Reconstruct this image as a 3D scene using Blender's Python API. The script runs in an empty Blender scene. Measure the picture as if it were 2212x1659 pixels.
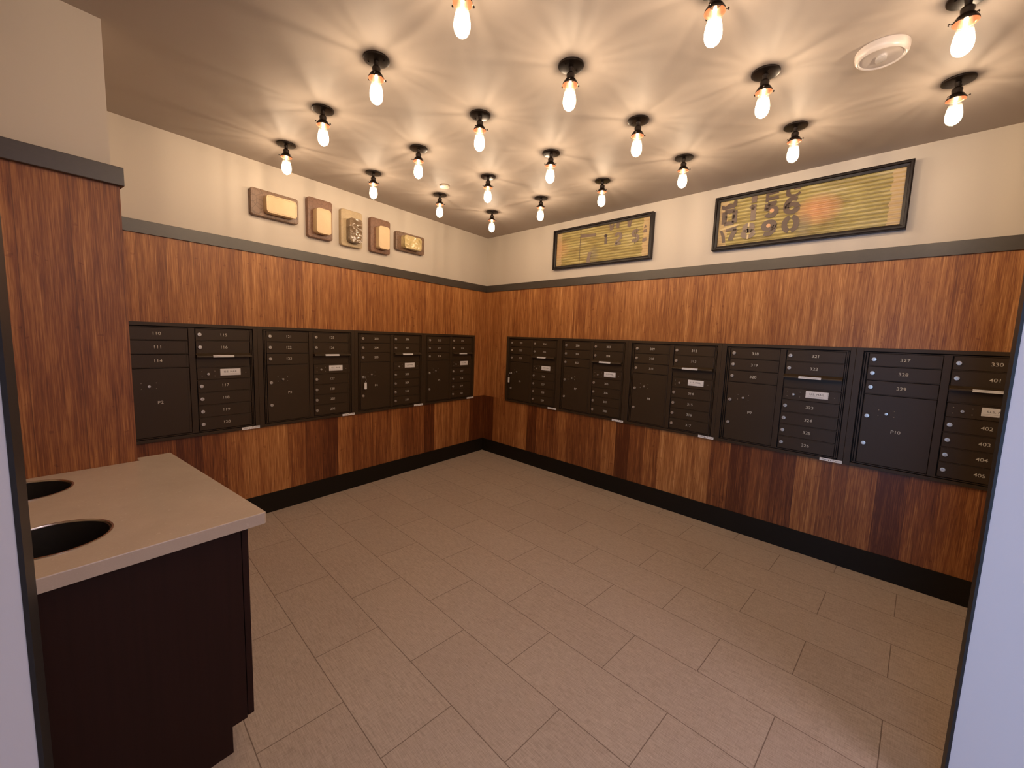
import bpy, bmesh, math, random
from mathutils import Matrix, Vector

# ---------------------------------------------------------------- camera, world, light, exposure
SC = bpy.context.scene
COL = SC.collection
WIDTH = 2212.0
cam_d = bpy.data.cameras.new('camera')
cam_d.sensor_fit = 'HORIZONTAL'
cam_d.sensor_width = 36.0
cam_d.lens = 888.907 * 36.0 / WIDTH
cam_d.clip_start = 0.02
cam = bpy.data.objects.new('camera', cam_d)
COL.objects.link(cam)
YAW, PIT, ROL = 0.7809, -0.1099, 0.0359
fw = Vector((math.cos(PIT) * math.cos(YAW), math.cos(PIT) * math.sin(YAW), math.sin(PIT)))
rt = fw.cross(Vector((0, 0, 1))).normalized()
up = rt.cross(fw)
r2 = rt * math.cos(ROL) + up * math.sin(ROL)
u2 = -rt * math.sin(ROL) + up * math.cos(ROL)
cam.matrix_world = Matrix(((r2.x, u2.x, -fw.x, -3.5877), (r2.y, u2.y, -fw.y, -4.0809), (r2.z, u2.z, -fw.z, 1.5), (0, 0, 0, 1)))
SC.camera = cam

w = bpy.data.worlds.new('world'); SC.world = w; w.use_nodes = True
w.node_tree.nodes['Background'].inputs[0].default_value = (0.55, 0.7, 1.0, 1)
w.node_tree.nodes['Background'].inputs[1].default_value = 1.0

BULB_W = 5.5
DAY_W = 18.0
# daylight falling in through the hallway window, behind and left of the camera
dl = bpy.data.lights.new('window_daylight', 'AREA')
dl.shape = 'RECTANGLE'; dl.size = 1.8; dl.size_y = 2.0
dl.energy = DAY_W; dl.spread = math.radians(78); dl.color = (0.30, 0.55, 1.0)
dlo = bpy.data.objects.new('window_daylight', dl)
dlo.matrix_world = Matrix.Translation((-6.22, -4.98, 1.0)) @ Matrix(((0, 0, -1, 0), (-1, 0, 0, 0), (0, 1, 0, 0), (0, 0, 0, 1)))
COL.objects.link(dlo)

# fill light added behind the camera to tint the jambs and counter front
hl = bpy.data.lights.new('added_fill_light', 'AREA'); hl.shape = 'RECTANGLE'; hl.size = 1.2; hl.size_y = 0.5
hl.energy = 29.0; hl.color = (0.92, 0.74, 0.88)
hlo = bpy.data.objects.new('added_fill_light', hl); hlo.location = (-2.4, -5.9, 2.72); COL.objects.link(hlo)

SC.view_settings.view_transform = 'Standard'
SC.view_settings.look = 'None'
SC.view_settings.exposure = 0.0
SC.view_settings.gamma = 1.0
SC.view_settings.use_curve_mapping = False

# ---------------------------------------------------------------- frames of the two main walls
EPS = 0.1443
LW = Matrix.Rotation(EPS, 4, 'Z')            # left wall: X to the right, Y into the wall, Z up, origin in the corner
RW = Matrix.Rotation(-math.pi / 2, 4, 'Z')   # right wall, same convention
ID = Matrix.Identity(4)
CEIL = 2.759

# ---------------------------------------------------------------- mesh helpers
def box(bm, x0, x1, y0, y1, z0, z1, bev=0.0):
    r = bmesh.ops.create_cube(bm, size=1.0)
    vs = r['verts']
    for v in vs:
        v.co = Vector(((x0 + x1) / 2 + v.co.x * (x1 - x0), (y0 + y1) / 2 + v.co.y * (y1 - y0), (z0 + z1) / 2 + v.co.z * (z1 - z0)))
    if bev:
        es = list({e for v in vs for e in v.link_edges})
        bmesh.ops.bevel(bm, geom=es, offset=bev, segments=2, affect='EDGES', profile=0.5)
    return vs

def lathe(bm, prof, seg=32, mat=None, cap0=False, cap1=False):
    rings = []
    for r, z in prof:
        if r < 1e-6:
            rings.append([bm.verts.new((0, 0, z))])
        else:
            rings.append([bm.verts.new((r * math.cos(2 * math.pi * i / seg), r * math.sin(2 * math.pi * i / seg), z)) for i in range(seg)])
    for a, b in zip(rings, rings[1:]):
        for i in range(seg):
            j = (i + 1) % seg
            if len(a) == 1 and len(b) == 1:
                continue
            if len(a) == 1:
                bm.faces.new((a[0], b[j], b[i]))
            elif len(b) == 1:
                bm.faces.new((a[i], a[j], b[0]))
            else:
                bm.faces.new((a[i], a[j], b[j], b[i]))
    if cap0 and len(rings[0]) > 1: bm.faces.new(rings[0])
    if cap1 and len(rings[-1]) > 1: bm.faces.new(rings[-1])
    if mat is not None:
        vs = [v for r in rings for v in r]
        bmesh.ops.transform(bm, matrix=mat, verts=vs)
    bmesh.ops.recalc_face_normals(bm, faces=bm.faces)

def tube(bm, pts, r, seg=8):
    rings = []
    n = len(pts)
    for i, p in enumerate(pts):
        p = Vector(p)
        t = (Vector(pts[min(i + 1, n - 1)]) - Vector(pts[max(i - 1, 0)])).normalized()
        a = Vector((0, 0, 1)) if abs(t.z) < 0.9 else Vector((1, 0, 0))
        s = t.cross(a).normalized(); q = s.cross(t)
        rings.append([bm.verts.new(p + r * (math.cos(2 * math.pi * k / seg) * s + math.sin(2 * math.pi * k / seg) * q)) for k in range(seg)])
    for a, b in zip(rings, rings[1:]):
        for k in range(seg):
            bm.faces.new((a[k], a[(k + 1) % seg], b[(k + 1) % seg], b[k]))
    bm.faces.new(rings[0]); bm.faces.new(rings[-1])
    bmesh.ops.recalc_face_normals(bm, faces=bm.faces)

def rrect(x0, x1, z0, z1, r, seg=6):
    pts = []
    for cx, cz, a0 in ((x1 - r, z1 - r, 0), (x0 + r, z1 - r, 90), (x0 + r, z0 + r, 180), (x1 - r, z0 + r, 270)):
        for k in range(seg + 1):
            a = math.radians(a0 + 90 * k / seg)
            pts.append((cx + r * math.cos(a), cz + r * math.sin(a)))
    return pts

def prism_y(bm, pts, y0, y1, bev=0.0):
    """outline in XZ, extruded from y0 (front) to y1 (back)"""
    f = [bm.verts.new((x, y0, z)) for x, z in pts]
    b = [bm.verts.new((x, y1, z)) for x, z in pts]
    n = len(pts)
    ff = bm.faces.new(f); bm.faces.new(b[::-1])
    for i in range(n):
        bm.faces.new((f[i], f[(i + 1) % n], b[(i + 1) % n], b[i]))
    bmesh.ops.recalc_face_normals(bm, faces=bm.faces)
    if bev:
        es = list(ff.edges)
        bmesh.ops.bevel(bm, geom=es, offset=bev, segments=3, affect='EDGES', profile=0.5)

def mesh_of(bm, name, smooth=False, ang=35):
    me = bpy.data.meshes.new(name)
    bm.to_mesh(me); bm.free()
    if smooth:
        for p in me.polygons: p.use_smooth = True
        try: me.set_sharp_from_angle(angle=math.radians(ang))
        except Exception: pass
    return me

def put(name, me, mat=None, parent=None, mw=None, kind=None, smooth=False):
    if isinstance(me, bmesh.types.BMesh):
        me = mesh_of(me, name, smooth)
    if mat is not None and not me.materials:
        me.materials.append(mat)
    o = bpy.data.objects.new(name, me)
    COL.objects.link(o)
    if parent is not None: o.parent = parent
    if mw is not None: o.matrix_local = mw
    if kind: o['kind'] = kind
    return o

def tag(o, label, cat, group=None):
    o['label'] = label; o['category'] = cat
    if group: o['group'] = group
    return o

def thing(name, label, cat, mw, group=None):
    o = bpy.data.objects.new(name, None)
    o.empty_display_size = 0.1
    COL.objects.link(o); o.matrix_world = mw
    return tag(o, label, cat, group)

def wallbox(name, mw, mat, *b, bev=0.0, parent=None, kind='structure'):
    bm = bmesh.new(); box(bm, *b, bev=bev)
    return put(name, bm, mat, parent, mw, kind if parent is None else None)

# ---------------------------------------------------------------- material helpers
class NT:
    def __init__(s, name):
        s.m = bpy.data.materials.new(name); s.m.use_nodes = True
        s.t = s.m.node_tree; s.b = s.t.nodes['Principled BSDF']; s.out = s.t.nodes['Material Output']
    def n(s, ty, **kw):
        nd = s.t.nodes.new(ty)
        for k, v in kw.items(): setattr(nd, k, v)
        return nd
    def lk(s, a, b): s.t.links.new(a, b)
    def val(s, sock, v):
        if isinstance(v, bpy.types.NodeSocket): s.lk(v, sock)
        else: sock.default_value = v
    def math(s, op, a, b=0.0, c=0.0):
        nd = s.n('ShaderNodeMath', operation=op)
        s.val(nd.inputs[0], a); s.val(nd.inputs[1], b)
        if op in ('MULTIPLY_ADD', 'SMOOTH_MIN'): s.val(nd.inputs[2], c)
        return nd.outputs[0]
    def xyz(s):
        tc = s.n('ShaderNodeTexCoord'); sp = s.n('ShaderNodeSeparateXYZ')
        s.lk(tc.outputs['Object'], sp.inputs[0]); return sp.outputs, tc.outputs['Object']
    def comb(s, x, y, z):
        c = s.n('ShaderNodeCombineXYZ')
        for i, v in enumerate((x, y, z)): s.val(c.inputs[i], v)
        return c.outputs[0]
    def noise(s, vec, scale=1.0, detail=3.0, rough=0.55):
        nd = s.n('ShaderNodeTexNoise'); s.lk(vec, nd.inputs['Vector'])
        nd.inputs['Scale'].default_value = scale; nd.inputs['Detail'].default_value = detail
        nd.inputs['Roughness'].default_value = rough
        return nd.outputs['Fac']
    def white(s, v):
        nd = s.n('ShaderNodeTexWhiteNoise', noise_dimensions='1D'); s.val(nd.inputs['W'], v)
        return nd.outputs['Value']
    def ramp(s, f, stops):
        nd = s.n('ShaderNodeValToRGB'); s.lk(f, nd.inputs[0])
        el = nd.color_ramp.elements
        while len(el) < len(stops): el.new(0.5)
        for e, (p, c) in zip(el, stops): e.position = p; e.color = (*c, 1)
        return nd.outputs[0]
    def mix(s, f, a, b, mode='MIX'):
        nd = s.n('ShaderNodeMix', data_type='RGBA', blend_type=mode)
        s.val(nd.inputs['Factor'], f)
        s.val(nd.inputs['A'] if False else nd.inputs[6], a if isinstance(a, bpy.types.NodeSocket) else (*a, 1))
        s.val(nd.inputs[7], b if isinstance(b, bpy.types.NodeSocket) else (*b, 1))
        return nd.outputs[2]
    def bump(s, h, strength=0.2, dist=0.01):
        nd = s.n('ShaderNodeBump'); s.lk(h, nd.inputs['Height'])
        nd.inputs['Strength'].default_value = strength; nd.inputs['Distance'].default_value = dist
        s.lk(nd.outputs[0], s.b.inputs['Normal'])
    def set(s, col=None, rough=None, metal=None, spec=None):
        if col is not None: s.val(s.b.inputs['Base Color'], col if isinstance(col, bpy.types.NodeSocket) else (*col, 1))
        if rough is not None: s.val(s.b.inputs['Roughness'], rough)
        if metal is not None: s.b.inputs['Metallic'].default_value = metal
        if spec is not None: s.b.inputs['Specular IOR Level'].default_value = spec
        return s.m

def simple(name, col, rough=0.5, metal=0.0, spec=0.5, var=0.06, scale=40.0, bump=0.0):
    t = NT(name); _, v = t.xyz()
    n = t.noise(v, scale, 3)
    a = tuple(c * (1 - var) for c in col); b = tuple(min(1, c * (1 + var)) for c in col)
    t.set(t.mix(n, a, b), rough, metal, spec)
    if bump: t.bump(n, bump, 0.002)
    return t.m

def plaster(name, col, rough=0.6):
    t = NT(name); _, v = t.xyz()
    n = t.noise(v, 130.0, 4, 0.6); n2 = t.noise(v, 1.5, 2)
    t.set(t.mix(n2, tuple(c * 0.97 for c in col), col), rough, 0, 0.35)
    t.bump(n, 0.06, 0.002)
    return t.m

def wood(name, off, pitch=0.15, sign=1.0, full=False, BIAS=0.44, SEAM=0.45):
    """strand-bamboo boards: vertical planks, streaky figure"""
    t = NT(name); o, v = t.xyz()
    s = t.math('DIVIDE', t.math('SUBTRACT', t.math('MULTIPLY', o[0], sign), off), pitch)
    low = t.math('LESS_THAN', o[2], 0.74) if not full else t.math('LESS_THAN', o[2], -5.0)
    i0 = t.math('FLOOR', s)
    idx = t.math('ADD', i0, t.math('MULTIPLY', low, 57.0))
    r = t.white(t.math('ADD', idx, 0.37))
    fr = t.math('FRACT', s)
    # per-plank phase shift so the figure breaks at each seam
    ph = t.math('MULTIPLY', r, 40.0)
    f1 = t.noise(t.comb(t.math('MULTIPLY', o[0], 34.0), ph, t.math('MULTIPLY', o[2], 1.3)), 1.0, 5, 0.7)
    f2 = t.noise(t.comb(t.math('MULTIPLY', o[0], 230.0), ph, t.math('MULTIPLY', o[2], 7.0)), 1.0, 4, 0.6)
    f3 = t.noise(t.comb(t.math('MULTIPLY', o[0], 9.0), ph, t.math('MULTIPLY', o[2], 1.2)), 1.0, 3, 0.5)
    kn = t.noise(t.comb(t.math('MULTIPLY', o[0], 22.0), ph, t.math('MULTIPLY', o[2], 26.0)), 1.0, 2, 0.5)
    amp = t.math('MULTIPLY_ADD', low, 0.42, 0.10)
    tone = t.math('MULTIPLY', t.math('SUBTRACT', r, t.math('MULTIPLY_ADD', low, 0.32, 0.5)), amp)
    g = t.math('ADD', t.math('MULTIPLY', t.math('SUBTRACT', f1, 0.5), 0.85), t.math('MULTIPLY', t.math('SUBTRACT', f2, 0.5), 0.95))
    f4 = t.noise(t.comb(t.math('MULTIPLY', o[0], 75.0), t.math('ADD', ph, 7.0), t.math('MULTIPLY', o[2], 2.2)), 1.0, 2, 0.5)
    hair = t.math('MULTIPLY', t.math('MAXIMUM', t.math('SUBTRACT', f4, 0.60), 0.0), 1.5)
    g = t.math('ADD', g, hair)
    g = t.math('ADD', g, t.math('MULTIPLY', t.math('SUBTRACT', f3, 0.5), 0.35))
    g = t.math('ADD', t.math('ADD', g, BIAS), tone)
    dk = t.math('MULTIPLY', t.math('GREATER_THAN', kn, 0.70), 0.10)
    g = t.math('SUBTRACT', g, dk)
    c = t.ramp(g, [(0.0, (0.10, 0.026, 0.007)), (0.3, (0.24, 0.078, 0.021)), (0.5, (0.39, 0.153, 0.043)), (0.68, (0.55, 0.25, 0.080)), (1.0, (0.80, 0.47, 0.21))])
    e = t.math('MINIMUM', fr, t.math('SUBTRACT', 1.0, fr))
    seam = t.math('LESS_THAN', e, 0.009)
    c = t.mix(t.math('MULTIPLY', seam, SEAM), c, (0.05, 0.014, 0.006))
    t.set(c, 0.42, 0, 0.4)
    h = t.math('SUBTRACT', t.math('MULTIPLY', f2, 0.25), seam)
    t.bump(h, 0.25, 0.002)
    return t.m

M = {}
M['wall'] = plaster('cream_plaster', (0.60, 0.53, 0.445), 0.55)
M['ceiling'] = plaster('taupe_ceiling_paint', (0.43, 0.365, 0.312), 0.6)
M['hall'] = plaster('white_hall_plaster', (0.72, 0.70, 0.71), 0.6)
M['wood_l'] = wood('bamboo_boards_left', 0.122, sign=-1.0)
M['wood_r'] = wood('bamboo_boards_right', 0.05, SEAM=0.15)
M['wood_p'] = wood('bamboo_boards_pier_shaded', 3.825, sign=-1.0, full=True, BIAS=0.30)  # same boards toned darker: the pier's dimmer light is put into their colour
M['rail'] = simple('dark_bronze_trim', (0.052, 0.040, 0.030), 0.36, 0.0, 0.6, 0.15, 60)
M['base'] = simple('dark_rubber_baseboard', (0.013, 0.009, 0.005), 0.6, 0.0, 0.2, 0.1, 30)
M['reveal'] = simple('dark_opening_trim', (0.018, 0.017, 0.018), 0.5, 0.0, 0.4, 0.3, 50)
M['mb'] = simple('bronze_powder_coat', (0.044, 0.0265, 0.0125), 0.45, 0.0, 0.33, 0.1, 300, 0.05)
M['mbd'] = simple('dark_gap', (0.008, 0.006, 0.005), 0.7, 0.0, 0.2)
M['chrome'] = simple('nickel_lock', (0.72, 0.69, 0.64), 0.36, 0.85, 0.5, 0.05)
M['rivet'] = simple('dull_steel_rivet', (0.30, 0.26, 0.22), 0.4, 0.7)
M['slot'] = simple('keyhole_dark', (0.02, 0.02, 0.02), 0.6)
M['number'] = simple('silver_number_ink', (0.62, 0.58, 0.50), 0.5, 0, 0.5)
M['white'] = simple('white_label', (0.82, 0.80, 0.78), 0.5, 0, 0.5, 0.02)
M['ink'] = simple('black_label_ink', (0.05, 0.045, 0.045), 0.6)
M['tagp'] = simple('white_key_tag', (0.85, 0.83, 0.8), 0.4)
M['lampdark'] = simple('oiled_bronze', (0.022, 0.014, 0.010), 0.32, 0.55, 0.6, 0.1)
M['copper'] = simple('bright_copper', (0.76, 0.40, 0.27), 0.28, 0.9, 0.5, 0.05)
M['strobe'] = simple('white_alarm_plastic', (0.54, 0.48, 0.44), 0.35, 0, 0.5, 0.02)
M['frame'] = simple('black_picture_frame', (0.012, 0.007, 0.006), 0.4, 0, 0.3, 0.1)
M['leather_d'] = None

def counter_mat():
    t = NT('beige_quartz_slab'); _, v = t.xyz()
    n = t.noise(v, 9.0, 5, 0.6); n2 = t.noise(v, 260.0, 2, 0.5); n3 = t.noise(v, 45.0, 3, 0.7)
    c = t.mix(n, (0.52, 0.43, 0.34), (0.63, 0.53, 0.43))
    c = t.mix(t.math('MULTIPLY', t.math('GREATER_THAN', n3, 0.66), 0.35), c, (0.72, 0.64, 0.55))
    c = t.mix(t.math('MULTIPLY', n2, 0.25), c, (0.36, 0.29, 0.24))
    return t.set(c, 0.22, 0, 0.5)
M['counter'] = counter_mat()

def cab_mat():
    t = NT('espresso_laminate'); o, v = t.xyz()
    n = t.noise(t.comb(t.math('MULTIPLY', o[0], 60.0), t.math('MULTIPLY', o[1], 60.0), t.math('MULTIPLY', o[2], 2.0)), 1.0, 4)
    return t.set(t.mix(n, (0.018, 0.006, 0.004), (0.030, 0.010, 0.007)), 0.5, 0, 0.2)
M['cab'] = cab_mat()

def floor_mat():
    t = NT('linen_porcelain_tile'); o, v = t.xyz()
    sx = t.math('DIVIDE', t.math('ADD', o[0], 2.955), 0.3121)
    ix = t.math('FLOOR', sx)
    par = t.math('FLOORED_MODULO', ix, 2.0)
    sy = t.math('ADD', t.math('DIVIDE', t.math('ADD', o[1], 2.863), 0.6265), t.math('MULTIPLY', par, 0.5))
    iy = t.math('FLOOR', sy)
    fx = t.math('FRACT', sx); fy = t.math('FRACT', sy)
    ex = t.math('MULTIPLY', t.math('MINIMUM', fx, t.math('SUBTRACT', 1.0, fx)), 0.3121)
    ey = t.math('MULTIPLY', t.math('MINIMUM', fy, t.math('SUBTRACT', 1.0, fy)), 0.6265)
    e = t.math('MINIMUM', ex, ey)
    g = t.math('LESS_THAN', e, 0.0018)
    rnd = t.white(t.math('ADD', t.math('MULTIPLY', ix, 13.7), t.math('MULTIPLY', iy, 5.31)))
    ph = t.math('MULTIPLY', rnd, 30.0)
    a = t.noise(t.comb(t.math('MULTIPLY', o[0], 230.0), t.math('MULTIPLY', o[1], 22.0), ph), 1.0, 3, 0.6)
    b = t.noise(t.comb(t.math('MULTIPLY', o[0], 40.0), t.math('MULTIPLY', o[1], 260.0), ph), 1.0, 3, 0.6)
    bl = t.noise(t.comb(t.math('MULTIPLY', o[0], 1.0), t.math('MULTIPLY', o[1], 1.0), ph), 4.0, 3, 0.5)
    f = t.math('ADD', t.math('MULTIPLY', a, 0.6), t.math('MULTIPLY', b, 0.4))
    c = t.ramp(f, [(0.30, (0.37, 0.295, 0.225)), (0.5, (0.51, 0.42, 0.335)), (0.72, (0.64, 0.545, 0.445))])
    c = t.mix(t.math('MULTIPLY', t.math('ADD', t.math('SUBTRACT', rnd, 0.5), t.math('SUBTRACT', bl, 0.5)), 0.16), c, (0.2, 0.12, 0.09))
    c = t.mix(t.math('MULTIPLY', g, 0.75), c, (0.13, 0.085, 0.06))
    t.set(c, 0.5, 0, 0.4)
    t.bump(t.math('SUBTRACT', t.math('MULTIPLY', f, 0.3), g), 0.2, 0.0015)
    return t.m
M['floor'] = floor_mat()

# ---------------------------------------------------------------- room shell
wallbox('floor', ID, M['floor'], -6.4, 0.2, -6.4, 0.2, -0.08, 0.0)
wallbox('ceiling', ID, M['ceiling'], -6.4, 0.2, -6.4, 0.2, CEIL, CEIL + 0.08)
wl = wallbox('wall_left', LW, M['wall'], -6.4, 0.15, 0.008, 0.13, 0.0, CEIL)
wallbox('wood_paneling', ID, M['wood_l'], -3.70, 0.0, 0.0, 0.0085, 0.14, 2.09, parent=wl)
wr = wallbox('wall_right', RW, M['wall'], -0.15, 6.3, 0.008, 0.13, 0.0, CEIL)
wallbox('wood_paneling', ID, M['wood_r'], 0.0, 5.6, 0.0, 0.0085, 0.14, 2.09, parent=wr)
wallbox('trim_1', LW, M['rail'], -3.70, -0.006, -0.010, 0.009, 2.080, 2.161, bev=0.0015)
wallbox('trim_2', RW, M['rail'], 0.006, 5.6, -0.010, 0.009, 2.080, 2.161, bev=0.0015)
wallbox('baseboard_left', LW, M['base'], -3.70, -0.004, -0.008, 0.009, 0.0, 0.163, bev=0.0015)
wallbox('baseboard_right', RW, M['base'], 0.004, 5.6, -0.008, 0.009, 0.0, 0.163, bev=0.0015)
# wall pier beside the counter (left-wall frame, X = -u, Y = -v)
wp = wallbox('wall_pier', LW, M['wall'], -4.80, -3.69, -0.999, 0.0, 0.0, CEIL)
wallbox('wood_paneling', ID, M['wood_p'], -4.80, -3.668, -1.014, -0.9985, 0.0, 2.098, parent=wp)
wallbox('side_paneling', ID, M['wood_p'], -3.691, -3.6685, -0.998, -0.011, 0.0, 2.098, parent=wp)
bm = bmesh.new()
box(bm, -4.80, -3.655, -1.036, -0.998, 2.097, 2.173, bev=0.002)
box(bm, -3.692, -3.656, -0.997, -0.012, 2.097, 2.173, bev=0.002)
put('trim_3', bm, M['rail'], None, LW, 'structure')
wallbox('wall_alcove', LW, M['wall'], -4.93, -4.80, -2.30, 0.0, 0.0, CEIL)
# left and right jambs of the opening the camera looks through
wallbox('wall_front_left', ID, M['hall'], -6.30, -3.710, -2.95, -2.83, 0.0, CEIL)
wallbox('trim_4', ID, M['reveal'], -3.711, -3.704, -2.951, -2.829, 0.0, CEIL)
wallbox('wall_front_right', ID, M['hall'], -1.69, -1.602, -5.72, -4.276, 0.0, CEIL)
wallbox('trim_5', ID, M['reveal'], -1.691, -1.601, -4.277, -4.270, 0.0, CEIL)
wallbox('wall_closet_end', ID, M['hall'], -1.602, -0.02, -5.72, -5.6, 0.0, CEIL)
wallbox('wall_hall_back', ID, M['hall'], -6.4, 0.0, -6.4, -6.28, 0.0, CEIL)
# hallway wall with the daylight window
bm = bmesh.new()
box(bm, -6.42, -6.30, -6.28, -5.9, 0, CEIL); box(bm, -6.42, -6.30, -4.06, -0.9, 0, CEIL)
box(bm, -6.42, -6.30, -5.9, -4.06, 0, 0.15); box(bm, -6.42, -6.30, -5.9, -4.06, 2.25, CEIL)
put('wall_hall_side', bm, M['hall'], None, ID, 'structure')
bm = bmesh.new()
for a, b, c, d in ((-5.9, -5.84, 0.15, 2.25), (-4.12, -4.06, 0.15, 2.25), (-5.84, -4.12, 0.15, 0.21), (-5.84, -4.12, 2.19, 2.25), (-5.01, -4.95, 0.21, 2.19)):
    box(bm, -6.39, -6.33, a, b, c, d)
win = put('window_1', bm, M['reveal'], None, ID, 'structure')
gt = NT('window_glass'); gt.set((0.9, 0.95, 1.0), 0.02); gt.b.inputs['Transmission Weight'].default_value = 1.0
gt.b.inputs['IOR'].default_value = 1.02
wallbox('pane', ID, gt.m, -6.363, -6.357, -5.84, -4.12, 0.21, 2.19, parent=win)

# ---------------------------------------------------------------- text helper
_txt = {}
def text_mesh(s, h, xs=1.0, bold=0.0, depth=0.0004):
    """flat lettering in the XZ plane, centred, cap height h, facing -Y"""
    key = (s, h, xs, bold, depth)
    if key in _txt: return _txt[key]
    cu = bpy.data.curves.new('lettering', 'FONT')
    cu.body = s; cu.size = 1.0; cu.align_x = 'CENTER'; cu.offset = bold; cu.extrude = 0.0; cu.resolution_u = 6
    o = bpy.data.objects.new('lettering', cu); COL.objects.link(o)
    dg = bpy.context.evaluated_depsgraph_get(); dg.update()
    me = bpy.data.meshes.new_from_object(o.evaluated_get(dg))
    bpy.data.objects.remove(o); bpy.data.curves.remove(cu)
    bm = bmesh.new(); bm.from_mesh(me); bpy.data.meshes.remove(me)
    k = h / 0.70
    xsv = [v.co.x for v in bm.verts]; cx = (min(xsv) + max(xsv)) / 2
    for v in bm.verts:
        v.co = Vector(((v.co.x - cx) * k * xs, 0.0, (v.co.y - 0.35) * k))
    r = bmesh.ops.extrude_face_region(bm, geom=list(bm.faces))
    for e in r['geom']:
        if isinstance(e, bmesh.types.BMVert): e.co.y -= depth
    bmesh.ops.recalc_face_normals(bm, faces=bm.faces)
    me = mesh_of(bm, 'lettering')
    _txt[key] = me
    return me

# ---------------------------------------------------------------- mailboxes
ROWS1 = [(0.686, 0.764), (0.594, 0.678), (0.5015, 0.586)]           # three small doors, left column
ROWS2T = [(0.687, 0.764), (0.592, 0.679)]                            # two small doors, right column
ROWS2B = [(0.314, 0.399), (0.2215, 0.3065), (0.1305, 0.2145), (0.036, 0.1235)]
_mc = {}
def door_mesh(x0, x1, z0, z1, key):
    if key in _mc: return _mc[key]
    bm = bmesh.new()
    box(bm, 0, x1 - x0, -0.0105, -0.0035, 0, z1 - z0, bev=0.0012)
    box(bm, x1 - x0 - 0.0125, x1 - x0 - 0.0105, -0.0118, -0.0100, 0.003, z1 - z0 - 0.003)
    _mc[key] = mesh_of(bm, 'mailbox_door')
    _mc[key].materials.append(M['mb'])
    return _mc[key]

def lock_mesh(r=0.0126, key='lock'):
    if key in _mc: return _mc[key]
    bm = bmesh.new()
    R = Matrix.Rotation(math.pi / 2, 4, 'X')
    lathe(bm, [(r, 0.0), (r, 0.006), (r * 0.9, 0.0078), (r * 0.62, 0.0080), (r * 0.58, 0.0070), (r * 0.5, 0.0070), (r * 0.46, 0.0082), (0, 0.0084)], 20, R)
    me = mesh_of(bm, 'lock', True); me.materials.append(M['chrome'])
    _mc[key] = me; return me

def rivet_mesh():
    if 'rivet' in _mc: return _mc['rivet']
    bm = bmesh.new()
    lathe(bm, [(0.0032, 0.0), (0.0030, 0.0012), (0.0018, 0.0022), (0, 0.0026)], 12, Matrix.Rotation(math.pi / 2, 4, 'X'))
    me = mesh_of(bm, 'rivet', True); me.materials.append(M['rivet']); _mc['rivet'] = me; return me

def slot_mesh():
    if 'slot' in _mc: return _mc['slot']
    bm = bmesh.new(); box(bm, -0.0008, 0.0008, -0.0004, 0.0, -0.0035, 0.0035)
    me = mesh_of(bm, 'keyhole'); me.materials.append(M['slot']); _mc['slot'] = me; return me

def T(x, y, z): return Matrix.Translation((x, y, z))

def frame_mesh():
    if 'mbframe' in _mc: return _mc['mbframe']
    bm = bmesh.new()
    W, H = 0.84, 0.80
    F = -0.016
    box(bm, 0.0, 0.0365, F, -0.002, 0.0, H, bev=0.001)                # outer stiles
    box(bm, 0.811, W, F, -0.002, 0.0, H, bev=0.001)
    box(bm, 0.0365, 0.811, F, -0.002, 0.777, H, bev=0.001)            # head
    box(bm, 0.0365, 0.811, F, -0.002, 0.0, 0.021, bev=0.001)          # sill
    box(bm, 0.0445, 0.0485, -0.013, -0.002, 0.026, 0.772)             # inner frame lines
    box(bm, 0.0545, 0.0620, -0.011, -0.002, 0.026, 0.772)
    box(bm, 0.7910, 0.7965, -0.0125, -0.002, 0.026, 0.772)
    box(bm, 0.8005, 0.8050, -0.013, -0.002, 0.026, 0.772)
    box(bm, 0.0445, 0.8050, -0.013, -0.002, 0.7665, 0.7705)           # top line
    box(bm, 0.0445, 0.8050, -0.013, -0.002, 0.0265, 0.0315)           # bottom line
    box(bm, 0.4085, 0.4440, -0.0125, -0.002, 0.026, 0.772, bev=0.0008)  # centre stile
    for a, b in ((0.7790 - 0.0975, None), (0.5900, None), (0.4975, None)):
        box(bm, 0.066, 0.408, -0.0122, -0.002, a - 0.0035 + 0.004, a + 0.0035)
    for z in (0.6830, 0.4005 + 0.0, 0.3105, 0.2180, 0.1270):
        box(bm, 0.448, 0.790, -0.0122, -0.002, z - 0.0022, z + 0.0022)
    box(bm, 0.448, 0.790, -0.0125, -0.002, 0.490, 0.4955)             # rail under the outgoing slot
    me = mesh_of(bm, 'frame'); me.materials.append(M['mb']); _mc['mbframe'] = me; return me

def back_mesh():
    if 'back' not in _mc:
        bm = bmesh.new(); box(bm, 0.002, 0.838, -0.0030, -0.0002, 0.001, 0.799)
        _mc['back'] = mesh_of(bm, 'back_panel'); _mc['back'].materials.append(M['mbd'])
    return _mc['back']

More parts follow.
